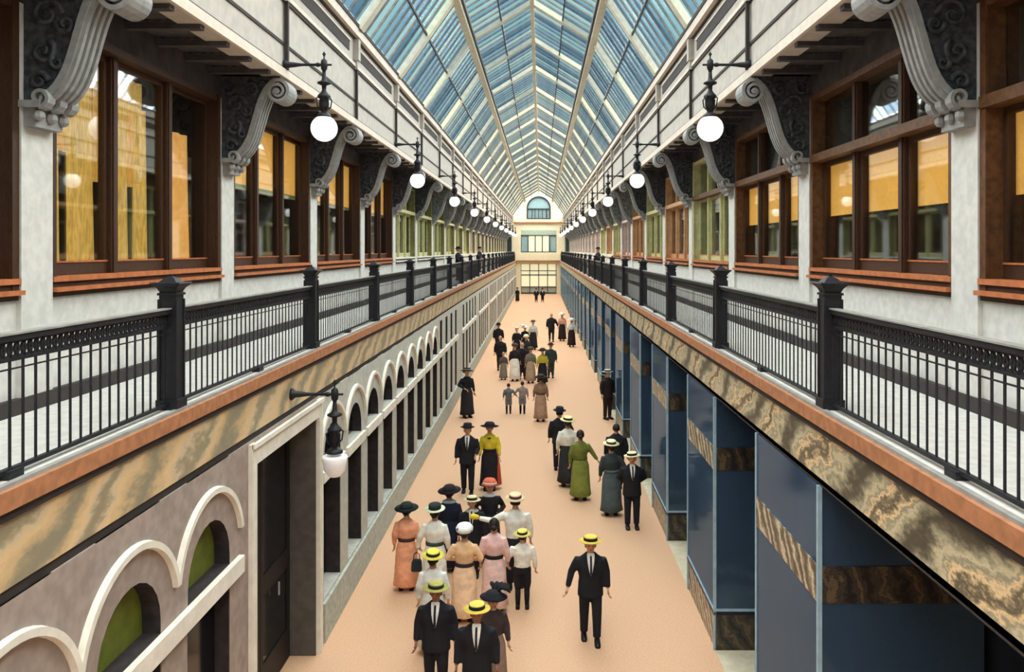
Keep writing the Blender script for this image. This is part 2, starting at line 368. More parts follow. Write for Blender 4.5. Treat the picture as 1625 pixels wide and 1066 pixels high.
for k in range(0, 23):
    y = 8.1+BAY*k
    if y+L > YE: break
    t = empty('shop_window', (XR, y, 0)); tag(t, 'blue glass shop window bay on marble plinth, %s along the right side' % ORD[k], 'shop window', 'projecting shop windows on the right')
    for key in ('plinth', 'sill', 'sidepane', 'sideup', 'frontpane', 'frontup', 'backpane', 'band', 'fband', 'fplinth', 'rail', 'back'):
        put(g[key].name.split('.')[0], g[key], t)
    put('corner_post', g['post'], t); put('corner_post', g['post'], t, (0, L-.045, 0))
fl = MB()
for k in range(-1, 22): fl.box(XR+.02, 4.62, 8.1+BAY*k+L+.02, 8.1+BAY*(k+1)-.02, 0, .012)
fl.build('trim_9', 'floor_cream', kind='structure', label='cream threshold floors between the right shop windows', category='floor')

# ------------------------------------------------------------------ glass roof
prof = [(FL+.12, Z(5.0)), (-2.44, Z(7.34)), (-.30, Z(8.66)), (1.83, Z(7.34)), (FR-.03, Z(5.0))]
ce = empty('ceiling'); tag(ce, 'long pitched glass roof with cream rafters and blue panes', 'glass roof', kind='structure')
rf = MB(); rw = MB()
for i in range(4):
    a, c_ = prof[i], prof[i+1]; nx, nz = -(c_[1]-a[1]), c_[0]-a[0]; l = math.hypot(nx, nz)
    rf.beam((a[0], 0, a[1]-.03), (c_[0], 0, c_[1]-.03), (0, 1, 0), .16, .30)
    rw.beam((a[0], .18, a[1]-.02), (c_[0], .18, c_[1]-.02), (0, 1, 0), .12, .05)  # dark strip painting a shadow line beside each rafter
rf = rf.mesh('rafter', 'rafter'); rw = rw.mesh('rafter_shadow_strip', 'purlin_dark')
for k in range(-2, KN+1): put('rafter', rf, ce, (0, yk(k), 0)); put('rafter_shadow', rw, ce, (0, yk(k), 0))
NB = 9; barm = []
for i in range(4):
    a, c_ = prof[i], prof[i+1]
    barm.append(MB().beam((a[0], 0, a[1]+.02), (c_[0], 0, c_[1]+.02), (0, 1, 0), .05, .05).mesh('glazing_bar', 'glazing_bar'))
far = MB(); cnt = 0
for k in range(-2, KN):
    for i in range(4):
        for j in range(1, NB):
            y = yk(k)+BAY*j/NB
            if 1 <= k <= 8 and y: put('glazing_bar', barm[i], ce, (0, y, 0))
            else:
                a, c_ = prof[i], prof[i+1]; far.beam((a[0], y, a[1]+.02), (c_[0], y, c_[1]+.02), (0, 1, 0), .05, .05)
far.build('glazing_bar', 'glazing_bar', ce, kind='stuff')
def along(name, p, w, h, m):
    MB().beam((p[0], YB, p[1]), (p[0], YE, p[1]), (0, 0, 1), w, h).build(name, m, ce)
along('knee_beam', (prof[1][0], prof[1][1]-.10), .22, .20, 'rafter'); along('knee_beam', (prof[3][0], prof[3][1]-.10), .22, .20, 'rafter')
along('knee_line', (prof[1][0]+.15, prof[1][1]-.02), .07, .12, 'purlin_dark'); along('knee_line', (prof[3][0]-.15, prof[3][1]-.02), .07, .12, 'purlin_dark')
along('ridge_beam', (prof[2][0], prof[2][1]-.10), .14, .14, 'rafter')
for i in range(4):
    a, c_ = prof[i], prof[i+1]; along('purlin', ((a[0]+c_[0])/2, (a[1]+c_[1])/2-.02), .05, .08, 'purlin_dark')
tints = ['sky_blue', 'sky_teal', 'sky_deep', 'sky_pale', 'sky_blue']
pm = {}
for i in range(4):
    a, c_ = Vector((prof[i][0], 0, prof[i][1]+.05)), Vector((prof[i+1][0], 0, prof[i+1][1]+.05))
    for hh in range(2):
        p, q_ = a.lerp(c_, hh/2+.01), a.lerp(c_, hh/2+.49)
        for t in set(tints):
            pm[i, hh, t] = (p, q_, MB().beam(p+Vector((0, BAY/NB/2, 0)), q_+Vector((0, BAY/NB/2, 0)), (0, 1, 0), .008, BAY/NB-.03).mesh('glass_pane', t))
farp = {t: MB() for t in set(tints)}
for k in range(-2, KN):
    for i in range(4):
        for hh in range(2):
            for j in range(NB):
                t = tints[random.randrange(5)] if k < 7 else random.choice(['sky_teal', 'sky_pale', 'sky_blue', 'sky_pale'])
                y = yk(k)+BAY*j/NB; p, q_, me = pm[i, hh, t]
                if (i in (0, 3) and 1 <= k <= 5) or (i in (1, 2) and 3 <= k <= 5): put('glass_pane', me, ce, (0, y, 0))
                else:
                    o = Vector((0, y+BAY/NB/2, 0)); farp[t].beam(p+o, q_+o, (0, 1, 0), .008, BAY/NB-.03)
for t, m_ in farp.items(): m_.build('glass_pane', t, ce, kind='stuff')

# ------------------------------------------------------------------ end wall and back wall
we = empty('wall_end'); tag(we, 'cream end wall with arched window, gallery bridge and glazed doors', 'wall', kind='structure')
e = MB(); y0, y1 = YE, YE+.4
cx = -.30; wr_ = 1.7
zs = Z(6.2)
N = 14; arc = [(cx-wr_, Z(4.6))]+[(cx-wr_*cos(pi*i/N), zs+wr_*sin(pi*i/N)) for i in range(N+1)]+[(cx+wr_, Z(4.6))]
def rooftop(x):
    for (xa, za), (xb, zb) in zip(prof[:-1], prof[1:]):
        if xa <= x <= xb: return za+(zb-za)*(x-xa)/(xb-xa)
    return Z(5)
def quadcol(xa, za, xb, zb, ya):
    e.add([(xa, ya, za), (xb, ya, zb), (xb, ya, rooftop(xb)), (xa, ya, rooftop(xa))], [(0, 1, 2, 3)])
for i in range(1, len(arc)-2): quadcol(arc[i][0], arc[i][1], arc[i+1][0], arc[i+1][1], y0)
xs = [prof[0][0], prof[1][0], cx-wr_]; 
for xa, xb in zip(xs[:-1], xs[1:]): quadcol(xa, Z(4.6), xb, Z(4.6), y0)
xs = [cx+wr_, prof[3][0], prof[4][0]]
for xa, xb in zip(xs[:-1], xs[1:]): quadcol(xa, Z(4.6), xb, Z(4.6), y0)
e.box(prof[0][0], prof[4][0], y0, y1, Z(2.2), Z(4.6))
e.box(-4.3, -2.95, y0-.2, y1, 0, Z(2.2)); e.box(2.35, 3.6, y0-.2, y1, 0, Z(2.2))
e.box(-2.95, 2.35, y0, y1, Z(-2.1), Z(-.4)); e.box(XL, XR, y0-.4, y0, Z(-1.9), Z(-.6))
e.build('wall_face', 'end_wall', we)
MB().box(-4.0, 3.3, y0-.25, y0, Z(3.95), Z(4.12)).box(XL, XR, y0-.6, y0-.1, Z(-1.75), Z(-1.6)).build('cornice', 'ledge', we)
MB().box(-2.95, 2.35, y0-.05, y0, Z(2.2), Z(2.9)).build('green_frieze', 'end_green', we)
MB().box(-5.6, 4.8, y1, y1+.1, 0, Z(9)).build('outer_wall', 'end_wall', we)
wn = empty('window_1'); tag(wn, 'blue semicircular window high in the cream end wall', 'window', kind='structure')
q = MB(); q.add([(x, y0+.1, z) for x, z in arc]+[(x, y0+.12, z) for x, z in arc], [tuple(range(len(arc))), tuple(range(2*len(arc)-1, len(arc)-1, -1))]); q.build('pane', 'end_blue', wn)
fr = MB(); fr.tube([(x, y0-.02, z) for x, z in arc], .11, 6)
for z_ in (Z(4.65), Z(6.1)): fr.box(cx-wr_, cx+wr_, y0-.04, y0+.08, z_-.06, z_+.06)
for x_ in (-.85, -.3, .25, .85, -1.3, .9): fr.box(cx+.3+x_-.05, cx+.3+x_+.05, y0-.03, y0+.08, Z(4.65), Z(6.1))
fr.build('frame', 'purlin_dark', wn)
wn = empty('window_2'); tag(wn, 'row of pale windows over the bridge in the end wall', 'window', kind='structure')
for i in range(5):
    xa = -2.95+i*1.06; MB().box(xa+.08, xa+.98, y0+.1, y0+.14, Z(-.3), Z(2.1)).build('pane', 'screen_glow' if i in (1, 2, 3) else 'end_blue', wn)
    MB().box(xa-.04, xa+.08, y0-.02, y0+.14, Z(-.4), Z(2.2)).build('mullion', 'purlin_dark', wn)
MB().box(-2.95, 2.35, y0-.04, y0+.14, Z(2.08), Z(2.2)).box(-2.95, 2.35, y0-.04, y0+.14, Z(-.4), Z(-.28)).build('frame', 'purlin_dark', wn)
dn = empty('door_2'); tag(dn, 'pale glazed door screen closing the far end of the floor', 'door', kind='structure')
for i in range(4):
    xa = -2.95+i*1.325
    for za, zb in ((.2, 1.0), (1.1, 2.75), (2.9, 3.4), (3.5, 4.4)):
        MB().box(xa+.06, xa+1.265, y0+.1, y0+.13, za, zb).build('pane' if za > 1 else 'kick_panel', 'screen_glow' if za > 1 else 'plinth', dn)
    MB().box(xa-.05, xa+.06, y0, y0+.15, 0, 4.5).build('stile', 'purlin_dark', dn)
MB().box(-2.95, 2.35, y0, y0+.15, 1.0, 1.1).box(-2.95, 2.35, y0, y0+.15, 2.75, 2.9).box(-2.95, 2.35, y0, y0+.15, 3.4, 3.5).box(-2.95, 2.35, y0, y0+.15, 0, .2).box(2.25, 2.35, y0, y0+.15, 0, 4.5).build('rail', 'purlin_dark', dn)
for n, (xa, xb) in enumerate(((-5.16, -4.3), (3.6, 4.35))):
    w_ = MB(); w_.box(xa, xb, y0, y0+.2, DECK, Z(2.8)); w_.cur = 1; w_.box(xa+.15, xb-.1, y0-.03, y0, Z(-.3), Z(1.9))
    w_.build('window_%d' % (3+n), ['end_green', 'purlin_dark'], kind='structure', label='grey window closing the far end of the %s gallery' % ('left', 'right')[n], category='window')
MB().box(-5.6, 4.8, YB-.3, YB, 0, Z(5)).build('wall_back', 'fascia', kind='structure', label='plain wall closing the arcade behind the viewer', category='wall')

# ------------------------------------------------------------------ gallery windows
def sheet(y0, y1, z0, z1, amp, waves, x=0, flare=.0, seed=0, n=40):
    rnd = random.Random(seed); ph = rnd.random()*6; b = MB(); rows = []
    for s_ in (0, .004):
        for iz in range(9):
            t = iz/8; z = z1+(z0-z1)*t; ra = []
            for j in range(n+1):
                u = j/n; w = (y1-y0)*(1+flare*t*t)
                ra.append((x+s_+amp*sin(u*waves*2*pi+ph+.3*t)*(.6+.4*t), y0+w*u, z))
            rows.append(ra)
    a, b2 = rows[:9], rows[9:]
    b.loft(a, cap=False, closed=False); b.loft(b2, cap=False, closed=False); return b
wcount = 5
def gallery_windows(s, W, name):
    global wcount
    for k in range(-1, KN):
        ya, yb = yk(k)+.28, yk(k+1)-.28; wd_ = yb-ya
        if s < 0: fm = ('wood_dark', 'wood_dark', 'wood_orange') if k < 4 else (('frame_yellow' if k < 10 else 'frame_lilac'), 'wood_dark', 'moulding')
        else: fm = ('wood_dark', 'wood_brown', 'wood_orange') if k < 2 else ((['frame_orange', 'frame_lilac', 'frame_yellow', 'frame_orange', 'frame_yellow'][(k) % 5] if k < 10 else 'frame_lilac'), 'wood_brown', 'wood_orange' if k < 8 else 'moulding')
        t = empty('window_%d' % wcount, (W, ya, 0)); wcount += 1
        desc = {(-1, 0): 'dark wooden three-light window with yellow lace curtains, large at far left'}.get((s, k))
        if not desc:
            kind = 'dark wooden window with pulled yellow blinds' if ((s < 0 and k < 4) or (s > 0 and k < 2)) else 'light framed window with dark panes'
            desc = '%s, %s from the near end of the %s gallery' % (kind, ORD[k+1], name)
        tag(t, desc, 'window', kind='structure')
        b = MB()   # jamb lining
        b.box(0, s*.34, 0, .06, Z(-.42), Z(2.45)); b.box(0, s*.34, wd_-.06, wd_, Z(-.42), Z(2.45)); b.box(-s*.02, s*.34, 0, wd_, Z(2.36), Z(2.45))
        b.box(-s*.03, 0, -.03, .07, Z(-.42), Z(2.47)); b.box(-s*.03, 0, wd_-.07, wd_+.03, Z(-.42), Z(2.47))
        b.build('jamb', 'olive_frame' if s < 0 and k >= 4 else (fm[0] if k >= 2 and s > 0 else fm[1]), t)
        for z0, z1, o, m_ in ((-.34, -.285, .06, fm[2]), (-.40, -.34, .02, 'wood_dark' if k < 8 else fm[2]), (-.445, -.40, .10, fm[2]), (-.50, -.445, .03, 'wood_dark' if k < 8 else fm[0])):
            MB().box(-s*o, s*.34, -.02, wd_+.02, Z(z0), Z(z1)).build('sill', m_, t)
        mull = MB().box(s*.10, s*.26, -.075, .075, Z(-.29), Z(2.36)); mull.box(s*.08, s*.10, -.045, .045, Z(-.29), Z(2.36)); mm = mull.mesh('mullion', fm[0])
        third = wd_/3
        for j in (1, 2): put('mullion', mm, t, (0, third*j, 0))
        lights = [(.06, third-.075), (third+.075, 2*third-.075), (2*third+.075, wd_-.06)]
        zb = Z(-.28); zt = Z(1.38) if (s > 0 or k >= 4) else Z(2.36)
        for n_, (p, q_) in enumerate(lights):
            sash = MB(); sash.box(s*.15, s*.21, p, p+.06, zb, zt); sash.box(s*.15, s*.21, q_-.06, q_, zb, zt); sash.box(s*.15, s*.21, p+.06, q_-.06, zb, zb+.14); sash.box(s*.15, s*.21, p+.06, q_-.06, zt-.07, zt)
            sash.build('sash', fm[0], t)
            MB().box(s*.14, s*.16, p, q_, zb+.135, zb+.155).build('sash_bead', fm[2], t)
            MB().box(s*.175, s*.185, p+.06, q_-.06, zb+.14, zt-.07).build('pane', 'pane_clear', t)
            if zt < Z(2):
                MB().box(s*.175, s*.185, p, q_, Z(1.5), Z(2.36)).build('pane', 'pane_clear', t)
                if s > 0 and k < 2: MB().box(s*.30, s*.31, p, q_, Z(1.46), Z(2.36)).build('upper_blind', 'interior', t)
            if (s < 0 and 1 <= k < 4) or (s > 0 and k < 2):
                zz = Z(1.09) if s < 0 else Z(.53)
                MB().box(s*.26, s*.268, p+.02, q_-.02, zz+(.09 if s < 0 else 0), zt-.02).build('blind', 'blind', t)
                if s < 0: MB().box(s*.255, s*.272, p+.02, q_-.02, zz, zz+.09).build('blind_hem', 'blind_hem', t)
        if zt < Z(2): MB().box(-s*.05, s*.28, -.02, wd_+.02, Z(1.38), Z(1.5)).build('transom', fm[1] if s > 0 and k < 3 else fm[0], t)
gallery_windows(-1, WL, 'left'); gallery_windows(1, WR, 'right')
ya = yk(0)+.28; third = (BAY-.56)/3
for n_, (a, b_, z1, w_, m_, lab) in enumerate([
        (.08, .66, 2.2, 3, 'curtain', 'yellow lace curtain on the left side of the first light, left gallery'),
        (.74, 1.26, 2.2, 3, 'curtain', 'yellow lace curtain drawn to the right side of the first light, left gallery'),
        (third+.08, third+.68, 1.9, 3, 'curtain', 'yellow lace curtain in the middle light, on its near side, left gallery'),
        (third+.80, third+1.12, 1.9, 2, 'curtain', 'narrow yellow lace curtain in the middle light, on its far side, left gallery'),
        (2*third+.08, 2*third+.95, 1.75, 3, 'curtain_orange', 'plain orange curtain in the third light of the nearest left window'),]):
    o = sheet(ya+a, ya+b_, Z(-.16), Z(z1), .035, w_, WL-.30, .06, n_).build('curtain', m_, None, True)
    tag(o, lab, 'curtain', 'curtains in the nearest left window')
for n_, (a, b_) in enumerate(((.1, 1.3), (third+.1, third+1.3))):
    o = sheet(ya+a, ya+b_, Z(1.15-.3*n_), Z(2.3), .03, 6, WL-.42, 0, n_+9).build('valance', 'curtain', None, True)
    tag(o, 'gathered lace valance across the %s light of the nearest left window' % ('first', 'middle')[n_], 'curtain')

# ------------------------------------------------------------------ scroll brackets
def ribbon(b, pts, wid, t0, t1, yc=0):     # band following pts (x,z) with width wid in y, thickness tapering
    n = len(pts); rings = []
    for i, (x, z) in enumerate(pts):
        xa, za = pts[max(i-1, 0)]; xb, zb = pts[min(i+1, n-1)]; l = math.hypot(xb-xa, zb-za) or 1
        nx, nz = -(zb-za)/l, (xb-xa)/l; t = t0+(t1-t0)*i/(n-1)
        h = wid/2
        rings.append([(x+nx*t, yc-h, z+nz*t), (x+nx*t, yc+h, z+nz*t), (x-nx*t, yc+h, z-nz*t), (x-nx*t, yc-h, z-nz*t)])
    b.loft(rings)
def spiral(cx_, cz, r0, r1, a0, turns, n=30): return [(cx_+(r0+(r1-r0)*i/n)*cos(a0+turns*2*pi*i/n), cz+(r0+(r1-r0)*i/n)*sin(a0+turns*2*pi*i/n)) for i in range(n+1)]
def make_bracket(s, W):
    # local: x=0 at the wall, +x outwards (mirrored by s)
    m = {}
    vx, vz, vr = .92, 2.55, .19
    S = []
    P0, P1, P2, P3 = (.16, 1.50), (.62, 1.60), (.48, 2.55), (vx-.02, 2.55+vr)
    for i in range(17):
        t = i/16; S.append(tuple((1-t)**3*P0[c]+3*(1-t)**2*t*P1[c]+3*(1-t)*t*t*P2[c]+t**3*P3[c] for c in (0, 1)))
    band = MB(); ribbon(band, S, .40, .035, .035)
    for yy in (-.15, -.05, .05, .15): ribbon(band, [(x+.03, z-.03) for x, z in S], .05, .03, .03, yy)
    m['scroll_band'] = (band, 'carving_light')
    vol = MB(); ribbon(vol, spiral(vx, vz, vr, .03, R(95), -2.1, 40), .42, .028, .016)
    vol.lathe([(0, -.22), (.045, -.22), (.045, .22), (0, .22)], (vx, 0, vz), 10, 'y')
    m['volute'] = (vol, 'carving_light')
    web = MB(); poly = [(0, 1.45), (.16, 1.50)]+S[1:]+[(vx+.02, 2.80), (0, 2.80)]
    n = len(poly); web.add([(x, -.14, z) for x, z in poly]+[(x, .14, z) for x, z in poly], [tuple(range(n))[::-1], tuple(range(n, 2*n))]+[(i, (i+1) % n, n+(i+1) % n, n+i) for i in range(n)])
    m['side_panel'] = (web, 'carving')
    lf = MB()
    for (cx_, cz, r, a, tn) in ((.24, 2.35, .16, 0, 1.4), (.48, 2.58, .12, 2, -1.4), (.2, 1.98, .13, 1, -1.4), (.42, 2.25, .1, 3, 1.3), (.16, 1.68, .1, 0, 1.3), (.14, 2.62, .1, 4, 1.3), (.34, 1.86, .07, 2, 1.2), (.68, 2.68, .08, 0, -1.2)):
        for sg in (-1, 1):
            sp = spiral(cx_, cz, r, .02, a, tn, 16)
            lf.tube([(x, sg*.15, z) for x, z in sp], [.035-.018*i/16 for i in range(17)], 5)
    m['acanthus_carving'] = (lf, 'carving')
    cap = MB(); cap.box(0, .24, -.27, .27, 1.40, 1.47); cap.box(0, .17, -.22, .22, 1.22, 1.40)
    for yy in (-.2, 0, .2):
        ribbon(cap, [(x+.16, z) for x, z in spiral(.06, 1.50, .10, .02, R(-90), 1.3, 16)], .12, .02, .012, yy)
        cap.ball((.19, yy, 1.33), .06, 8)
    m['capital'] = (cap, 'carving_light')
    pb = MB().box(vx-.12, vx+.02, -.1, .1, vz+vr, 2.86); pb.box(vx-.16, vx+.02, -.14, .14, 2.80, 2.86); m['pendant_block'] = (pb, 'fascia_lip')
    out = {}
    for nme, (bb, mm) in m.items():
        bb.v = [(-s*x, y, Z(z)) for x, y, z in bb.v]
        if s > 0: bb.f = [f[::-1] for f in bb.f]
        out[nme] = bb.mesh(nme, mm, nme in ('acanthus_carving',))
    return out
for s, W, nm in ((-1, WL, 'left'), (1, WR, 'right')):
    ms = make_bracket(s, W)
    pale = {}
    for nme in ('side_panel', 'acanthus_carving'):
        pale[nme] = ms[nme].copy(); pale[nme].materials[0] = M['carving_haze']  # paler copy for far brackets, aerial haze put into the colour
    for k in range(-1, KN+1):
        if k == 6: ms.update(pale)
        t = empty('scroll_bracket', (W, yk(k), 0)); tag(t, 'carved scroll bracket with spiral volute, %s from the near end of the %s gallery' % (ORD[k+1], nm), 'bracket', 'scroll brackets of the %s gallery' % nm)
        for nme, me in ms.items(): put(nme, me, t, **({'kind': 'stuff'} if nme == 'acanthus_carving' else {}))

# ------------------------------------------------------------------ railings
def railing(s, X, nm):
    rl = empty('gallery_railing', (X+s*.09, 0, 0)); tag(rl, 'black iron railing with newel posts along the %s gallery' % nm, 'railing', 'gallery railings')
    zt = Z(-.60); zb = DECK
    MB().box(-.035, .035, yk(-3), YE-.6, zt-.045, zt).build('top_rail', 'iron', rl)
    MB().box(-.045, .045, yk(-3), YE-.6, zt, zt+.014).build('rail_highlight', 'iron_light', rl)  # pale strip paints the highlight along the top rail
    MB().box(-.02, .02, yk(-3), YE-.6, zb+.04, zb+.07).build('bottom_rail', 'iron', rl)
    MB().box(-.015, .015, yk(-3), YE-.6, zt-.19, zt-.165).build('lattice_rail', 'iron', rl)
    MB().box(-.008, .008, yk(-3), YE-.6, zt-.25, zt-.24).build('thin_rail', 'iron', rl)
    lt = MB(); n = 66
    for j in range(n):
        yc = BAY*(j+.5)/n; r = .058; zc = zt-.105
        rings = []
        for i in range(9):
            a = 2*pi*i/8; rings.append([(dx, yc+(r+dr)*cos(a), zc+(r+dr)*sin(a)) for dx, dr in ((-.008, -.011), (.008, -.011), (.008, .011), (-.008, .011))])
        lt.loft(rings, cap=False)
    lt = lt.mesh('lattice', 'iron')
    nw = MB(); nw.box(-.085, .085, -.085, .085, zb-.02, Z(-.46)); nw.box(-.11, .11, -.11, .11, zb-.02, zb+.10)
    for (x, y) in ((-.085, -.085), (.085, -.085), (-.085, .085), (.085, .085)): nw.box(x-.012, x+.012, y-.012, y+.012, zb+.1, Z(-.5))
    nw = nw.mesh('newel_post', 'iron')
    cp = MB()
    h = Z(-.46)
    cp.loft([[(a*c_, b_*c_, h+z) for a, b_ in ((-1, -1), (1, -1), (1, 1), (-1, 1))] for c_, z in ((.10, 0), (.10, .02), (.08, .03), (.10, .07), (.15, .12), (.145, .13), (.09, .13), (.05, .17), (.015, .19), (.015, .21))])
    cp = cp.mesh('newel_cap', 'iron')
    bl = MB().box(-.0055, .0055, -.0105, .0105, zb+.06, zt-.17).mesh('baluster', 'iron')
    ft = MB().box(-.05, .05, -.08, .08, zb, zb+.06).mesh('rail_foot', 'iron')
    farb = MB(); nb = 34
    for k in range(-3, KN):
        put('lattice', lt, rl, (0, yk(k), 0), kind='stuff'); put('rail_foot', ft, rl, (0, yk(k)+BAY/2, 0))
        p = put('newel_post', nw, rl, (0, yk(k), 0)); put('newel_cap', cp, p)
        for j in range(1, nb):
            y = yk(k)+BAY*j/nb
            if abs(y-yk(k)) < .1: continue
            if -1 <= k <= 7: put('baluster', bl, rl, (0, y, 0))
            else: farb.box(-.003, .003, y-.007, y+.007, zb+.06, zt-.17)
    farb.build('baluster', 'iron', rl, kind='stuff')
railing(-1, XL, 'left'); railing(1, XR, 'right')

# ------------------------------------------------------------------ lamps
def lamp_meshes(s):
    a = MB(); a.lathe([(.0, 0), (.09, 0), (.085, .03), (.05, .07), (.04, .16), (.03, .22), (.022, .3), (.022, .5), (.035, .52), (.035, .56), (.02, .58), (.018, .76), (.0, .77)], (0, 0, 0), 10, 'x')
    a.v = [(-s*x, y, z) for x, y, z in a.v]
    hx = -s*.64
    h = MB(); h.lathe([(.0, .22), (.015, .20), (.03, .17), (.012, .14), (.012, .10), (.05, .07), (.06, 0), (.05, -.07), (.03, -.1), (.03, -.14), (.0, -.14)], (hx, 0, 0), 10)
    st = MB(); st.lathe([(.0, -.1), (.03, -.12), (.035, -.22), (.05, -.26), (.11, -.29), (.11, -.31), (.04, -.34), (.035, -.42), (.06, -.46), (.10, -.50), (.11, -.53), (.07, -.56), (.085, -.64), (.075, -.72), (.04, -.78), (.06, -.82), (.0, -.82)], (hx, 0, 0), 12)
    for i in range(4):
        an = pi/4+i*pi/2; st.tube([(hx+.05*cos(an), .05*sin(an), -.5), (hx+.14*cos(an), .14*sin(an), -.56), (hx+.12*cos(an), .12*sin(an), -.68), (hx+.05*cos(an), .05*sin(an), -.74)], .012, 5)
    co = MB().lathe([(.0, -.78), (.06, -.78), (.10, -.81), (.12, -.84), (.12, -.86), (.0, -.86)], (hx, 0, 0), 14)
    gl = MB().ball((hx, 0, -1.04), .215, 22)
    return [('arm', a.mesh('arm', 'iron', True)), ('finial_hub', h.mesh('finial_hub', 'iron', True)), ('ornate_stem', st.mesh('ornate_stem', 'iron', True)), ('shade_collar', co.mesh('shade_collar', 'iron', True)), ('globe', gl.mesh('globe', 'globe', True))]
for s, F, nm in ((-1, FL, 'left'), (1, FR, 'right')):
    ms = lamp_meshes(s)
    for i, k in enumerate(range(1, KN, 2)):
        t = empty('wall_lamp', (F-s*.02, yk(k), Z(3.02))); tag(t, 'black iron bracket lamp with white globe, %s along the %s upper entablature' % (ORD[i], nm), 'lamp', 'globe lamps along the entablatures')
        for nme, me in ms: put(nme, me, t)
t = empty('wall_lamp', (XL, 11.55, Z(-2.12))); tag(t, 'ornate iron bracket lamp with white bowl shade on the lower left frieze', 'lamp')
for nme, me in lamp_meshes(-1):
    if nme == 'globe':
        me = MB().lathe([(.0, -1.22), (.08, -1.20), (.15, -1.12), (.17, -1.0), (.19, -.92), (.17, -.90), (.0, -.90)], (.64, 0, 0), 20).mesh('glass_shade', 'shade_white', True); nme = 'glass_shade'
    put(nme, me, t)

# ------------------------------------------------------------------ people
def fab(rgb, var=.1):
    key = 'cloth_%d_%d_%d' % rgb
    if key not in M: mat(key, rgb, .9, var, 9)
    return key
mat('skin', (206, 156, 128), .6, .05); mat('skin_tan', (150, 104, 84), .6, .05); mat('eye', (24, 20, 20), .3, 0); mat('lips', (150, 78, 70), .5, .05)
mat('hair_dark', (38, 28, 24), .6, .2, 30); mat('shoe', (22, 20, 22), .4, .1)
BLACK = (30, 30, 36); WHITE = (236, 234, 222); STRAW = (236, 206, 92); CREAMHAT = (234, 224, 178); NAVY = (28, 34, 52)
def ell(cx_, cy, z, rx, ry, n=14, rip=0, waves=0, ph=0):
    return [(cx_+rx*(1+rip*sin(waves*2*pi*j/n*1.0+ph))*cos(2*pi*j/n), cy+ry*(1+rip*sin(waves*2*pi*j/n+ph))*sin(2*pi*j/n), z) for j in range(n)]
ARMS = {'down': ((.240, .02, 1.13), (.255, -.05, .88)), 'out': ((.31, .04, 1.15), (.15, -.17, 1.04)), 'behind': ((.275, .07, 1.14), (.07, .16, .95)),
        'reach': ((.38, -.06, 1.24), (.60, -.12, 1.28)), 'side': ((.28, .02, 1.14), (.34, -.06, .90)), 'fwd': ((.24, -.04, 1.13), (.20, -.24, 1.02)), 'swing': ((.25, -.05, 1.14), (.25, -.17, .90)), 'back': ((.25, .08, 1.14), (.26, .08, .88)),
        'held': ((.30, .0, 1.16), (.42, -.02, .98))}
def hand(b, w, e, s):
    w, e = Vector(w), Vector(e); d = (w-e).normalized(); side = Vector((0, -1, 0)); side = (side-d*side.dot(d)).normalized(); nrm = d.cross(side)*s
    pc = w+d*.045
    b.loft([[w+d*t+side*a*wd_+nrm*c_*.014 for a, c_ in ((-1, -1), (1, -1), (1, 1), (-1, 1))] for t, wd_ in ((-.01, .024), (.03, .036), (.085, .038))])
    for i, ln in enumerate((.068, .078, .073, .056)):
        o = w+d*.078+side*(.028-.019*i)
        b.tube([o, o+d*ln*.45-nrm*.006, o+d*ln*.8-nrm*.022, o+d*ln*.95-nrm*.04], [.009, .0088, .008, .006], 5)
    o = w+d*.02+side*.03
    b.tube([o, o+side*.025+d*.025, o+side*.032+d*.055-nrm*.012], [.011, .010, .007], 5)
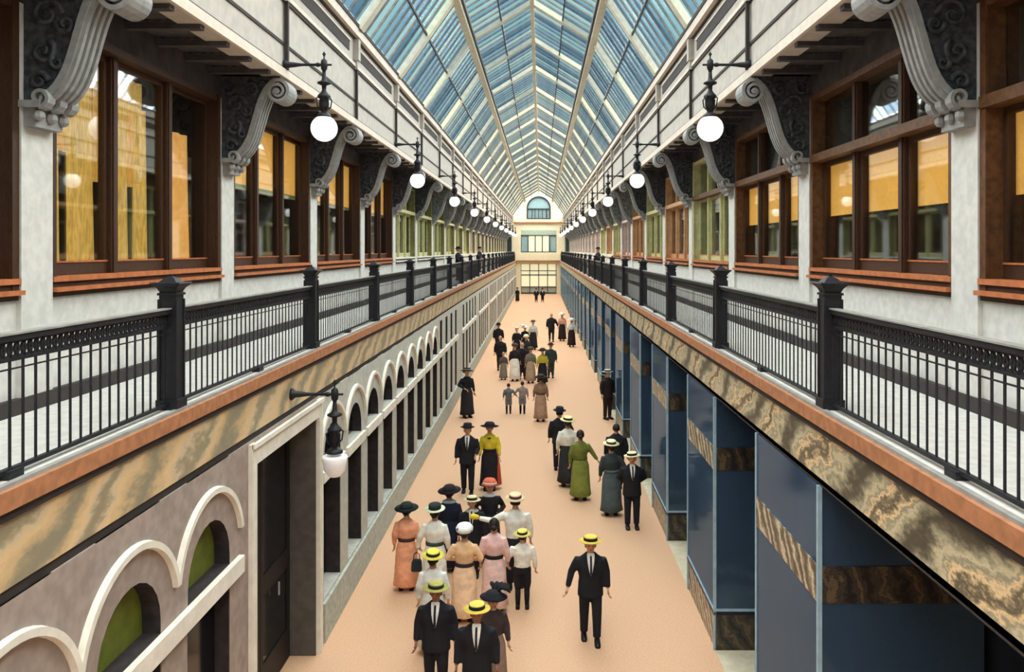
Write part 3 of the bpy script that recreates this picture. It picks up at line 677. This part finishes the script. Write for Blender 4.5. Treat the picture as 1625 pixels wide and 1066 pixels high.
def make_person(label, px, py, h, rot=0, kind='man', top=BLACK, bottom=BLACK, hat='fedora', hatc=BLACK, band=BLACK, arms=('down', 'down'), stride=.0,
                belt=None, skin='skin', shirt=True, hairc='hair_dark', extra=None, lod=0, bag=None, zbase=0, collar=None, lean=0):
    root = empty('person', (px, py, zbase)); root.rotation_euler = (R(lean), 0, rot)
    child = kind in ('boy', 'child')
    hs = {'fedora': .09, 'boater': .06, 'wide': .07, 'cap': .05, 'none': .0, 'round': .09, 'feather': .12}[hat]
    sc = h/(1.72+hs); root.scale = (sc*1.13, sc*1.10, sc)
    tag(root, label, 'person')
    n = 14 if lod == 0 else 10
    wom = kind == 'woman'; sh = .165 if wom else .188
    # body
    B = MB()
    B.loft([ell(0, 0, z, rx, ry, n) for z, rx, ry in ((.86, .12, .09), (.95, .14, .095), (1.08, .115, .08), (1.25, .135, .095), (1.36, .13, .075), (1.42, .07, .06))])
    for s in (-1, 1):
        fy = -s*stride
        hip, kn, an = (s*.085, 0, .90), (s*.09, fy*.55-.01, .49), (s*.09, fy+.01, .09)
        B.tube([hip, kn, an], [.07, .05, .034], 8)
        B.tube([(s*.09, fy+.05, .045), (s*.095, fy-.06, .04), (s*.10, fy-.14, .028)], [.036, .036, .024], 8, .75)
    arm_pts = []
    for s, key in zip((-1, 1), arms):
        (ex, ey, ez), (wx, wy, wz) = ARMS[key]; f = sh/.188 if key != 'reach' else 1
        S_, E_, W_ = (s*(sh-.025), 0, 1.36), (s*ex*f, ey, ez), (s*wx*f, wy, wz); arm_pts.append((S_, E_, W_))
        B.tube([S_, E_, W_], [.036, .032, .024], 8); hand(B, W_, E_, s)
    B.tube([(0, .015, 1.36), (0, .005, 1.44), (0, -.01, 1.52)], [.062, .052, .05], 10)
    # head
    hc = Vector((0, -.015, 1.60)); NR, NS = (16, 22) if lod == 0 else (10, 12); rings = []
    for i in range(NR+1):
        th = pi*i/NR; zz = -cos(th); r = max(sin(th), .01); ring = []
        jaw = 1-.22*max(0, -zz)**1.2
        for j in range(NS):
            a = 2*pi*j/NS; x, y = cos(a), sin(a); fr_ = max(0, -y)
            v = Vector((x*r*.076*jaw, y*r*.095*(jaw if y < 0 else 1-.15*max(0, -zz)), zz*.12))
            nose = math.exp(-(x/.16)**2-((zz+.12)/.20)**2)*fr_*r; v.y -= .026*nose
            for sx in (-.36, .36): v.y += .010*math.exp(-((x-sx)/.16)**2-((zz-.05)/.12)**2)*fr_
            v.y -= .007*math.exp(-(x/.5)**2-((zz-.22)/.10)**2)*fr_; v.y -= .010*math.exp(-(x/.35)**2-((zz+.85)/.15)**2)*fr_
            ring.append(hc+v)
        rings.append(ring)
    B.loft(rings)
    for s in (-1, 1): B.ball(hc+Vector((s*.078, .005, -.008)), .022, 8, .4, .8, 1.3)
    B.cur = 1
    for s in (-1, 1): B.ball(hc+Vector((s*.028, -.083, .006)), .010, 6, 1.3, .7, .7)
    B.cur = 2; B.ball(hc+Vector((0, -.086, -.060)), .018, 6, 1.2, .5, .35)
    B.build('body', [skin, 'eye', 'lips'], root, True)
    # hair
    if lod < 2:
        H = MB()
        hr = []
        for i in range(9):
            t = i/8; z = .128*cos(t*pi*.62)*1.0; r = sin(t*pi*.62) if i else .05
            hr.append([hc+Vector((cos(2*pi*j/14)*r*.088, (sin(2*pi*j/14)*r*.106)*(1 if sin(2*pi*j/14) > -.1 else max(.35, 1-t*1.0))+.008, z)) for j in range(14)])
        H.loft(hr)
        if wom: H.ball(hc+Vector((0, .095, -.03)), .055, 10)
        H.build('hair', hairc, root, True)
    # clothes
    vox = (.018, .026, .04)[lod]
    def cloth(name, mb, c, parent=root):
        o = mb.build(name, fab(c), parent, True)
        r_ = o.modifiers.new('remesh', 'REMESH'); r_.mode = 'VOXEL'; r_.voxel_size = vox; r_.use_smooth_shade = True
        sm = o.modifiers.new('smooth', 'SMOOTH'); sm.iterations = 3; sm.factor = .5
        return o
    J = MB()
    if wom:
        J.loft([ell(0, 0, z, rx, ry, n) for z, rx, ry in ((.98, .135, .105), (1.04, .138, .108), (1.12, .155, .125), (1.26, .175, .14), (1.36, .165, .115), (1.42, .10, .085), (1.45, .065, .062))])
    elif child or top != bottom:
        J.loft([ell(0, 0, z, rx, ry, n) for z, rx, ry in ((.92, .16, .115), (1.08, .165, .12), (1.26, .19, .135), (1.36, .18, .11), (1.42, .11, .085), (1.46, .065, .065))])
    else:
        J.loft([ell(0, 0, z, rx, ry, n) for z, rx, ry in ((.74, .195, .145), (.86, .19, .14), (1.06, .175, .125), (1.26, .205, .14), (1.36, .20, .115), (1.42, .12, .09), (1.47, .065, .068))])
    for (S_, E_, W_), key in zip(arm_pts, arms):
        Wc = Vector(E_).lerp(Vector(W_), .93)
        r0 = (.072, .056, .043) if not wom else (.062, .055, .040)
        B2 = [tuple(Vector(S_)*.9+Vector((0, 0, .137))), S_, tuple(Vector(S_).lerp(Vector(E_), .5)), E_, Wc]
        J.tube([S_, Vector(S_).lerp(Vector(E_), .5), E_, Wc], [r0[0]*1.08, r0[0]*1.0, r0[1], r0[2]], 10)
    jk = cloth('blouse' if wom else ('shirt' if (child or top != bottom) else 'jacket'), J, top)
    if wom:
        K = MB(); nn = 28; ph = px*3
        K.loft([ell(0, 0, z, rx, ry, nn, rp_, 7, ph+z) for z, rx, ry, rp_ in ((1.06, .125, .10, 0), (1.0, .145, .115, 0), (.86, .185, .15, .01), (.6, .20, .165, .02), (.3, .215, .185, .035), (.13, .235, .205, .045), (.11, .20, .18, .04))])
        K.build('skirt', fab(bottom), root, True)
    else:
        T = MB(); T.loft([ell(0, 0, z, rx, ry, n) for z, rx, ry in ((.80, .165, .115), (.90, .165, .12), (1.0, .155, .11), (1.02, .15, .105))])
        kneeonly = kind == 'boy'
        for s in (-1, 1):
            fy = -s*stride; kz = .49; 
            pts = [(s*.085, 0, .90), (s*.09, fy*.55-.01, kz), (s*.09, fy+.01, .09)]
            if kneeonly: T.tube([pts[0], Vector(pts[0]).lerp(Vector(pts[1]), .8), Vector(pts[1])+Vector((0, 0, -.06))], [.092, .088, .06], 10)
            else: T.tube([pts[0], pts[1], pts[2]], [.095, .075, .06], 10)
        cloth('trousers', T, bottom)
        if kneeonly:
            Q = MB()
            for s in (-1, 1): Q.tube([(s*.09, -s*stride*.55-.01, .46), (s*.09, -s*stride*.8, .27), (s*.09, -s*stride+.01, .09)], [.056, .054, .042], 8)
            Q.build('stockings', fab((26, 26, 30)), root, True)
    SH = MB()
    for s in (-1, 1):
        fy = -s*stride
        SH.loft([[(s*.093+a*w_, fy+y_, z_) for a, z_ in ((-1, 0), (1, 0), (.95, hh*.6), (.5, hh), (-.5, hh), (-.95, hh*.6))] for y_, w_, hh in ((.07, .03, .08), (.03, .042, .12), (-.05, .045, .085), (-.12, .045, .06), (-.175, .028, .04))])
    SH.build('shoes', 'shoe', root, True)
    # shirt front, tie
    if not wom and top == bottom and shirt:
        V_ = MB(); V_.loft([[(x, y_, z_) for x, y_ in ((-w_, yy+.006), (0, yy-.012), (w_, yy+.006), (0, yy+.03))] for z_, w_, yy in ((1.47, .055, -.063), (1.42, .055, -.092), (1.32, .045, -.136), (1.22, .028, -.147), (1.14, .010, -.146))])
        V_.build('shirt_front', fab(WHITE), root)
        T_ = MB(); T_.loft([[(x, y_, z_) for x, y_ in ((-w_, yy), (w_, yy), (w_, yy+.02), (-w_, yy+.02))] for z_, w_, yy in ((1.44, .012, -.098), (1.41, .014, -.118), (1.32, .013, -.157), (1.20, .016, -.167), (1.15, .012, -.164))])
        T_.build('tie', fab(NAVY), root)
    if collar:
        MB().lathe([(.075, 1.41), (.105, 1.40), (.115, 1.425), (.07, 1.46)], (0, 0, 0), 16, 'z', 1.15, .9).build('collar', fab(collar), root, True)
    if belt:
        MB().lathe([(.13, 0), (.152, .0), (.155, .03), (.152, .065), (.13, .065)], (0, 0, 1.0), 20, 'z', 1., .80).build('belt', fab(belt), root, True)
    # hat
    if hat != 'none':
        hz = 1.66; K = MB(); bandp = None
        if hat == 'boater': prf = [(.0, .0), (.17, .0), (.172, .008), (.10, .012), (.098, .075), (.09, .082), (.0, .084)]; bandp = [(.1, .012), (.104, .014), (.103, .062), (.098, .062)]
        elif hat == 'fedora': prf = [(.0, .01), (.13, .0), (.165, .02), (.15, .022), (.105, .015), (.10, .06), (.09, .115), (.06, .125), (.0, .105)]; bandp = [(.105, .015), (.109, .017), (.107, .045), (.1, .045)]
        elif hat == 'wide': prf = [(.0, .0), (.20, -.02), (.215, -.012), (.12, .012), (.11, .06), (.085, .09), (.0, .10)]; bandp = [(.118, .012), (.122, .014), (.118, .05), (.11, .05)]
        elif hat == 'cap': prf = [(.0, -.05), (.115, -.05), (.135, -.03), (.14, .02), (.11, .07), (.06, .09), (.0, .095)]
        elif hat == 'round': prf = [(.0, -.02), (.15, -.02), (.16, -.01), (.13, .01), (.125, .06), (.09, .11), (.0, .12)]; bandp = [(.13, .01), (.134, .012), (.13, .04), (.125, .04)]
        elif hat == 'feather': prf = [(.0, -.01), (.20, .0), (.21, .01), (.14, .03), (.12, .08), (.08, .11), (.0, .12)]
        K.lathe(prf, (0, 0, 0), 20, 'z', 1, 1.12)
        ho = K.build('hat', fab(hatc), root, True, loc=(0, -.01, hz), rot=(R(-4), R(random.uniform(-5, 5)), 0))
        if bandp: MB().lathe(bandp, (0, 0, 0), 20, 'z', 1, 1.12).build('hat_band', fab(band), ho, True)
        if hat == 'feather':
            F_ = MB()
            for i in range(7):
                a = -.6+i*.35; F_.tube([(.05*cos(a), .05*sin(a), .09), (.13*cos(a), .13*sin(a), .17), (.22*cos(a), .2*sin(a), .16), (.27*cos(a), .24*sin(a), .10)], [.012, .03, .035, .01], 6)
            F_.build('feathers', fab(hatc), ho, True)
        if hat == 'cap' and wom:
            F_ = MB(); F_.ball((.09, .08, .02), .03, 8); F_.ball((-.1, .07, -.01), .026, 8); F_.build('hat_trim', fab((60, 64, 72)), ho, True)
    if extra: extra(root)
    return root
pi_ = pi
def red_panel(root):
    K = MB(); K.loft([ell(.13, .05, z, rx, ry, 12) for z, rx, ry in ((.98, .04, .08), (.6, .11, .13), (.13, .15, .16))]); K.build('red_panel', fab((206, 88, 66)), root, True)
    MB().ball((0, -.135, 1.36), .03, 8, 1.6, .5, .7).build('bow', fab(BLACK), root, True)
def yellow_cuff(root):
    MB().tube([(.60, -.11, 1.295), (.68, -.13, 1.31), (.74, -.15, 1.30)], [.04, .055, .035], 8).build('glove', fab((232, 204, 60)), root, True)
def gp(fx, hy, h, dpt=None):   # head-top pixel column/row and height -> ground position
    D_ = (EYE-h)*1250/(hy-396) if dpt is None else dpt
    return (fx-858)*D_/1250, D_
def add(label, fx, hy, h, rot=0, dpt=None, **kw):
    x, y = gp(fx, hy, h, dpt); return make_person(label, x, y, h, rot, **kw)
B_ = pi
GREY = (104, 112, 114)
add('man in dark suit and yellow straw boater walking alone on the right foreground', 937, 846, 1.80, 0, hat='boater', hatc=STRAW, band=BLACK, stride=.10, arms=('side', 'down'), skin='skin')
add('man in dark suit and cream boater standing facing us, hands behind back, beside shop windows', 1003, 716, 1.84, 0, dpt=18.7, hat='boater', hatc=CREAMHAT, band=BLACK, arms=('behind', 'behind'))
add('woman in dark grey-green dress and boater seen from behind, next to suited man', 970, 696, 1.90, B_, dpt=19.6, kind='woman', top=(52, 62, 62), bottom=(78, 90, 92), hat='boater', hatc=CREAMHAT, band=(60, 50, 40), belt=(90, 100, 100), arms=('out', 'down'))
add('bareheaded dark-clothed man half hidden behind the grey-green dressed woman', 978, 676, 1.78, B_, dpt=21.8, hat='none')
add('woman in long olive green dress with dark hair walking away', 921, 682, 1.84, B_, dpt=20.8, kind='woman', top=(112, 120, 52), bottom=(126, 134, 60), hat='none', belt=(86, 94, 44), arms=('held', 'down'))
add('woman in white blouse and dark skirt with cream boater beside the green dress', 901, 658, 1.98, B_, dpt=22.0, kind='woman', top=WHITE, bottom=(44, 46, 48), hat='boater', hatc=(236, 228, 160), band=BLACK)
add('dark-suited man in black hat, elbow out, ahead of the green dressed woman', 888, 644, 1.93, B_, dpt=23.6, arms=('out', 'down'), hat='fedora')
add('slim woman in black dress and black hat standing near the left wall', 741, 580, 2.0, .5, dpt=31, kind='woman', top=(30, 30, 34), bottom=(40, 38, 42), hat='wide', hatc=(30, 28, 30), band=(150, 130, 110), arms=('out', 'down'), lod=1)
add('man in dark suit, black hat and tie walking beside woman in yellow blouse', 742, 669, 1.93, 0, dpt=21.4, stride=.08, arms=('down', 'fwd'))
add('woman in yellow blouse and black skirt with red side panel and black hat', 777, 672, 1.90, 0, dpt=21.7, kind='woman', top=(222, 200, 56), bottom=(34, 28, 34), hat='wide', belt=BLACK, extra=red_panel, arms=('down', 'down'))
add('woman in black with red and white hat at back of the foreground crowd', 777, 756, 1.80, .2, kind='woman', top=BLACK, bottom=BLACK, hat='round', hatc=(206, 102, 74), band=(226, 220, 210), collar=(220, 220, 220), arms=('out', 'out'))
add('woman in navy dress with pale round collar and small black hat', 713, 767, 1.78, B_, kind='woman', top=NAVY, bottom=NAVY, hat='wide', hatc=(34, 24, 24), collar=(170, 190, 200))
add('dark-clothed man in cream boater between the navy and black dresses', 749, 784, 1.65, 0, dpt=15.95, hat='boater', hatc=(214, 202, 160), band=BLACK, collar=(200, 200, 200))
add('man in white shirt and straw hat reaching his left arm across, yellow glove', 818, 779, 1.87, B_+.15, dpt=15.4, kind='man', top=WHITE, bottom=(34, 32, 38), hat='boater', hatc=(232, 206, 166), band=(80, 48, 48), arms=('down', 'reach'), extra=yellow_cuff)
add('woman in salmon orange dress and black hat at the left edge of the crowd', 645, 795, 1.72, B_, dpt=15.3, kind='woman', top=(236, 164, 128), bottom=(240, 168, 130), hat='wide', hatc=(24, 36, 32), band=BLACK, belt=(60, 44, 44))
def green_crown(root):
    MB().lathe([(.103, .010), (.106, .014), (.106, .078), (.098, .092), (.0, .094)], (0, 0, 0), 20, 'z', 1, 1.12).build('hat_crown', fab((30, 44, 38)), root, True, loc=(0, -.01, 1.66), rot=(R(-4), 0, 0), label='dark green hat crown')
add('woman in white dress with dark belt and green-crowned white hat', 690, 797, 1.80, B_, dpt=14.95, kind='woman', top=WHITE, bottom=WHITE, hat='boater', hatc=(228, 232, 200), band=(30, 40, 36), belt=(60, 68, 68), arms=('down', 'side'), extra=green_crown)
add('woman in peach dress with patterned dark sash and white cloche cap', 737, 829, 1.74, B_, kind='woman', top=(232, 188, 142), bottom=(244, 206, 168), hat='cap', hatc=(238, 238, 230), belt=(52, 44, 52), arms=('out', 'out'))
add('bareheaded woman in pale pink dress with black belt', 784, 822, 1.70, B_, kind='woman', top=(230, 190, 184), bottom=(232, 198, 190), hat='none', belt=BLACK)
add('boy in white shirt, black knickerbockers and yellow boater', 829, 839, 1.47, B_, dpt=14.5, kind='boy', top=WHITE, bottom=(28, 28, 32), hat='boater', hatc=(226, 210, 110), band=BLACK, arms=('down', 'side'))
add('woman in white blouse with yellow boater in front of the suited man', 687, 870, 1.70, B_, kind='woman', top=(232, 232, 224), bottom=(220, 218, 206), hat='boater', hatc=(232, 214, 84), band=BLACK)
add('man in black suit with white collar and olive boater, bottom edge of crowd', 692, 919, 1.76, 0, hat='boater', hatc=(176, 168, 96), band=(40, 44, 30), skin='skin_tan', stride=.06)
add('boy in dark suit with yellow boater and white shirt at the bottom edge', 757, 951, 1.73, 0, dpt=10.95, hat='boater', hatc=(234, 208, 92), band=BLACK, skin='skin_tan')
add('woman in dark brown coat with large black feathered hat', 783, 931, 1.60, .3, dpt=11.7, kind='woman', top=(70, 58, 56), bottom=(150, 126, 112), hat='feather', hatc=(26, 26, 30))
hb = empty('handbag', (-2.36, 14.99, .845)); tag(hb, 'small dark handbag held by the woman in the white dress', 'handbag')
MB().loft([[(a*w_, b_*.045, z) for a, b_ in ((-1, -1), (1, -1), (1, 1), (-1, 1))] for z, w_ in ((-.36, .07), (-.34, .10), (-.18, .09), (-.14, .06))]).build('bag_body', fab((40, 48, 52)), hb)
MB().tube([(-.06, 0, -.15), (-.05, 0, -.04), (0, 0, .0), (.05, 0, -.04), (.06, 0, -.15)], .008, 6).build('strap', fab((40, 48, 52)), hb)
# middle crowd
add('tall dark-coated man in black hat beside the left wall, far back', 791, 507, 2.0, B_, dpt=50, lod=2)
add('man in black coat behind the tall hat, left of middle crowd', 794, 533, 1.9, B_, dpt=43, lod=2, hat='none', top=(34, 32, 38), bottom=(34, 32, 38))
add('child in grey-brown dress at the left edge of middle crowd', 799, 556, 1.41, B_, dpt=40, kind='woman', top=(92, 80, 72), bottom=(128, 118, 104), hat='none', lod=2)
add('woman in dark top and long white skirt in middle crowd', 817, 543, 1.92, B_, dpt=39.6, kind='woman', top=(44, 36, 40), bottom=(240, 234, 222), hat='cap', hatc=(70, 58, 58), lod=2)
add('woman in black dress with pale olive boater in middle crowd', 820, 515, 1.86, B_, dpt=48.5, kind='woman', top=BLACK, bottom=BLACK, hat='boater', hatc=(226, 220, 196), band=(92, 90, 50), collar=(220, 220, 210), lod=2)
add('woman with large white hat and black dress in middle crowd', 833, 513, 1.85, B_, dpt=50, kind='woman', top=BLACK, bottom=BLACK, hat='feather', hatc=(240, 236, 226), lod=2)
add('woman in pale blue blouse, dark skirt and dark flat hat at back of middle crowd', 846, 503, 2.0, B_, dpt=52, kind='woman', top=(206, 216, 210), bottom=(36, 36, 42), hat='boater', hatc=(98, 92, 70), band=(60, 56, 50), lod=2)
add('woman with round cream hat and dark green coat in middle crowd', 835, 529, 1.85, B_, dpt=44.5, kind='woman', top=(44, 50, 46), bottom=(40, 40, 42), hat='round', hatc=(232, 228, 200), band=(200, 196, 160), lod=2)
add('dark-suited man in the thick of middle crowd, right of white skirt', 829, 546, 1.86, B_, dpt=40.2, hat='none', top=(40, 30, 34), bottom=(40, 30, 34), lod=2)
add('woman in mottled grey blouse and light brown skirt in middle crowd', 842, 551, 1.82, B_, dpt=39, kind='woman', top=(120, 116, 104), bottom=(176, 152, 124), hat='cap', hatc=(80, 72, 60), lod=2)
add('woman in yellow-green blouse and black skirt in middle crowd', 861, 549, 1.82, B_, dpt=38.6, kind='woman', top=(190, 182, 66), bottom=(32, 32, 36), hat='wide', hatc=(72, 52, 48), lod=2)
add('person in dark green coat and brown hat right of the yellow-green blouse', 874, 545, 1.86, B_, dpt=40.5, top=(52, 62, 60), bottom=(52, 62, 60), hat='fedora', hatc=(76, 52, 46), lod=2)
add('small child in grey suit holding hands, left of the pair', 807, 608, 1.22, B_, dpt=31.7, kind='boy', top=(104, 108, 110), bottom=(112, 112, 112), hat='none', arms=('held', 'down'), lod=1)
add('small child in lilac-grey shirt holding hands, right of the pair', 829, 604, 1.30, B_, dpt=31.7, kind='boy', top=(146, 134, 130), bottom=(122, 122, 128), hat='none', arms=('down', 'held'), lod=1)
add('woman in long brown dress walking away behind the two children', 858, 590, 1.85, B_, dpt=30.3, kind='woman', top=(142, 114, 92), bottom=(168, 136, 112), hat='wide', hatc=(60, 46, 40), belt=(90, 62, 56), lod=1)
add('bareheaded man in black suit walking away beyond middle crowd', 875, 489, 2.05, B_, dpt=56.5, hat='none', stride=.12, arms=('side', 'down'), lod=2)
add('woman in pink blouse, black skirt and white hat beyond middle crowd', 892, 483, 2.1, B_, dpt=57, kind='woman', top=(230, 178, 156), bottom=(44, 34, 34), hat='wide', hatc=(236, 234, 222), band=(220, 216, 200), lod=2)
add('woman in pale blue-white blouse, black skirt and white hat near right shops', 907, 494, 2.0, B_, dpt=53.5, kind='woman', top=(204, 218, 220), bottom=(40, 30, 34), hat='wide', hatc=(222, 228, 224), band=(190, 200, 200), lod=2)
add('left one of two small dark figures before the far doors', 851, 456, 1.8, 0, dpt=99, lod=2)
add('right one of two small dark figures before the far doors', 861, 455, 1.8, 0, dpt=99, lod=2)
add('tiny dark figure by the left wall near the far doors', 821, 452, 1.85, B_, dpt=100, kind='woman', top=BLACK, bottom=BLACK, lod=2)
add('dark-clothed man with white cap standing against the right shop windows', 964, 581, 1.98, .6, dpt=30.7, top=(44, 32, 32), bottom=(44, 32, 32), hat='boater', hatc=(222, 218, 206), band=(60, 50, 44), lod=1, shirt=False)
for lab, x, D_, h, c in (('dark figure leaning on the left gallery rail, nearer one', -4.35, 41.5, 1.80, (26, 24, 36)), ('dark figure at the left gallery rail, farther one', -4.35, 56, 1.85, (30, 26, 42)), ('dark figure standing on the right gallery by the windows', 3.5, 48, 1.80, (40, 36, 44))):
    make_person(lab, x, D_, h, (1.2 if x < 0 else -1.2), zbase=DECK, top=c, bottom=c, lod=2, hat='fedora', hatc=c, arms=('fwd', 'fwd'), shirt=False)
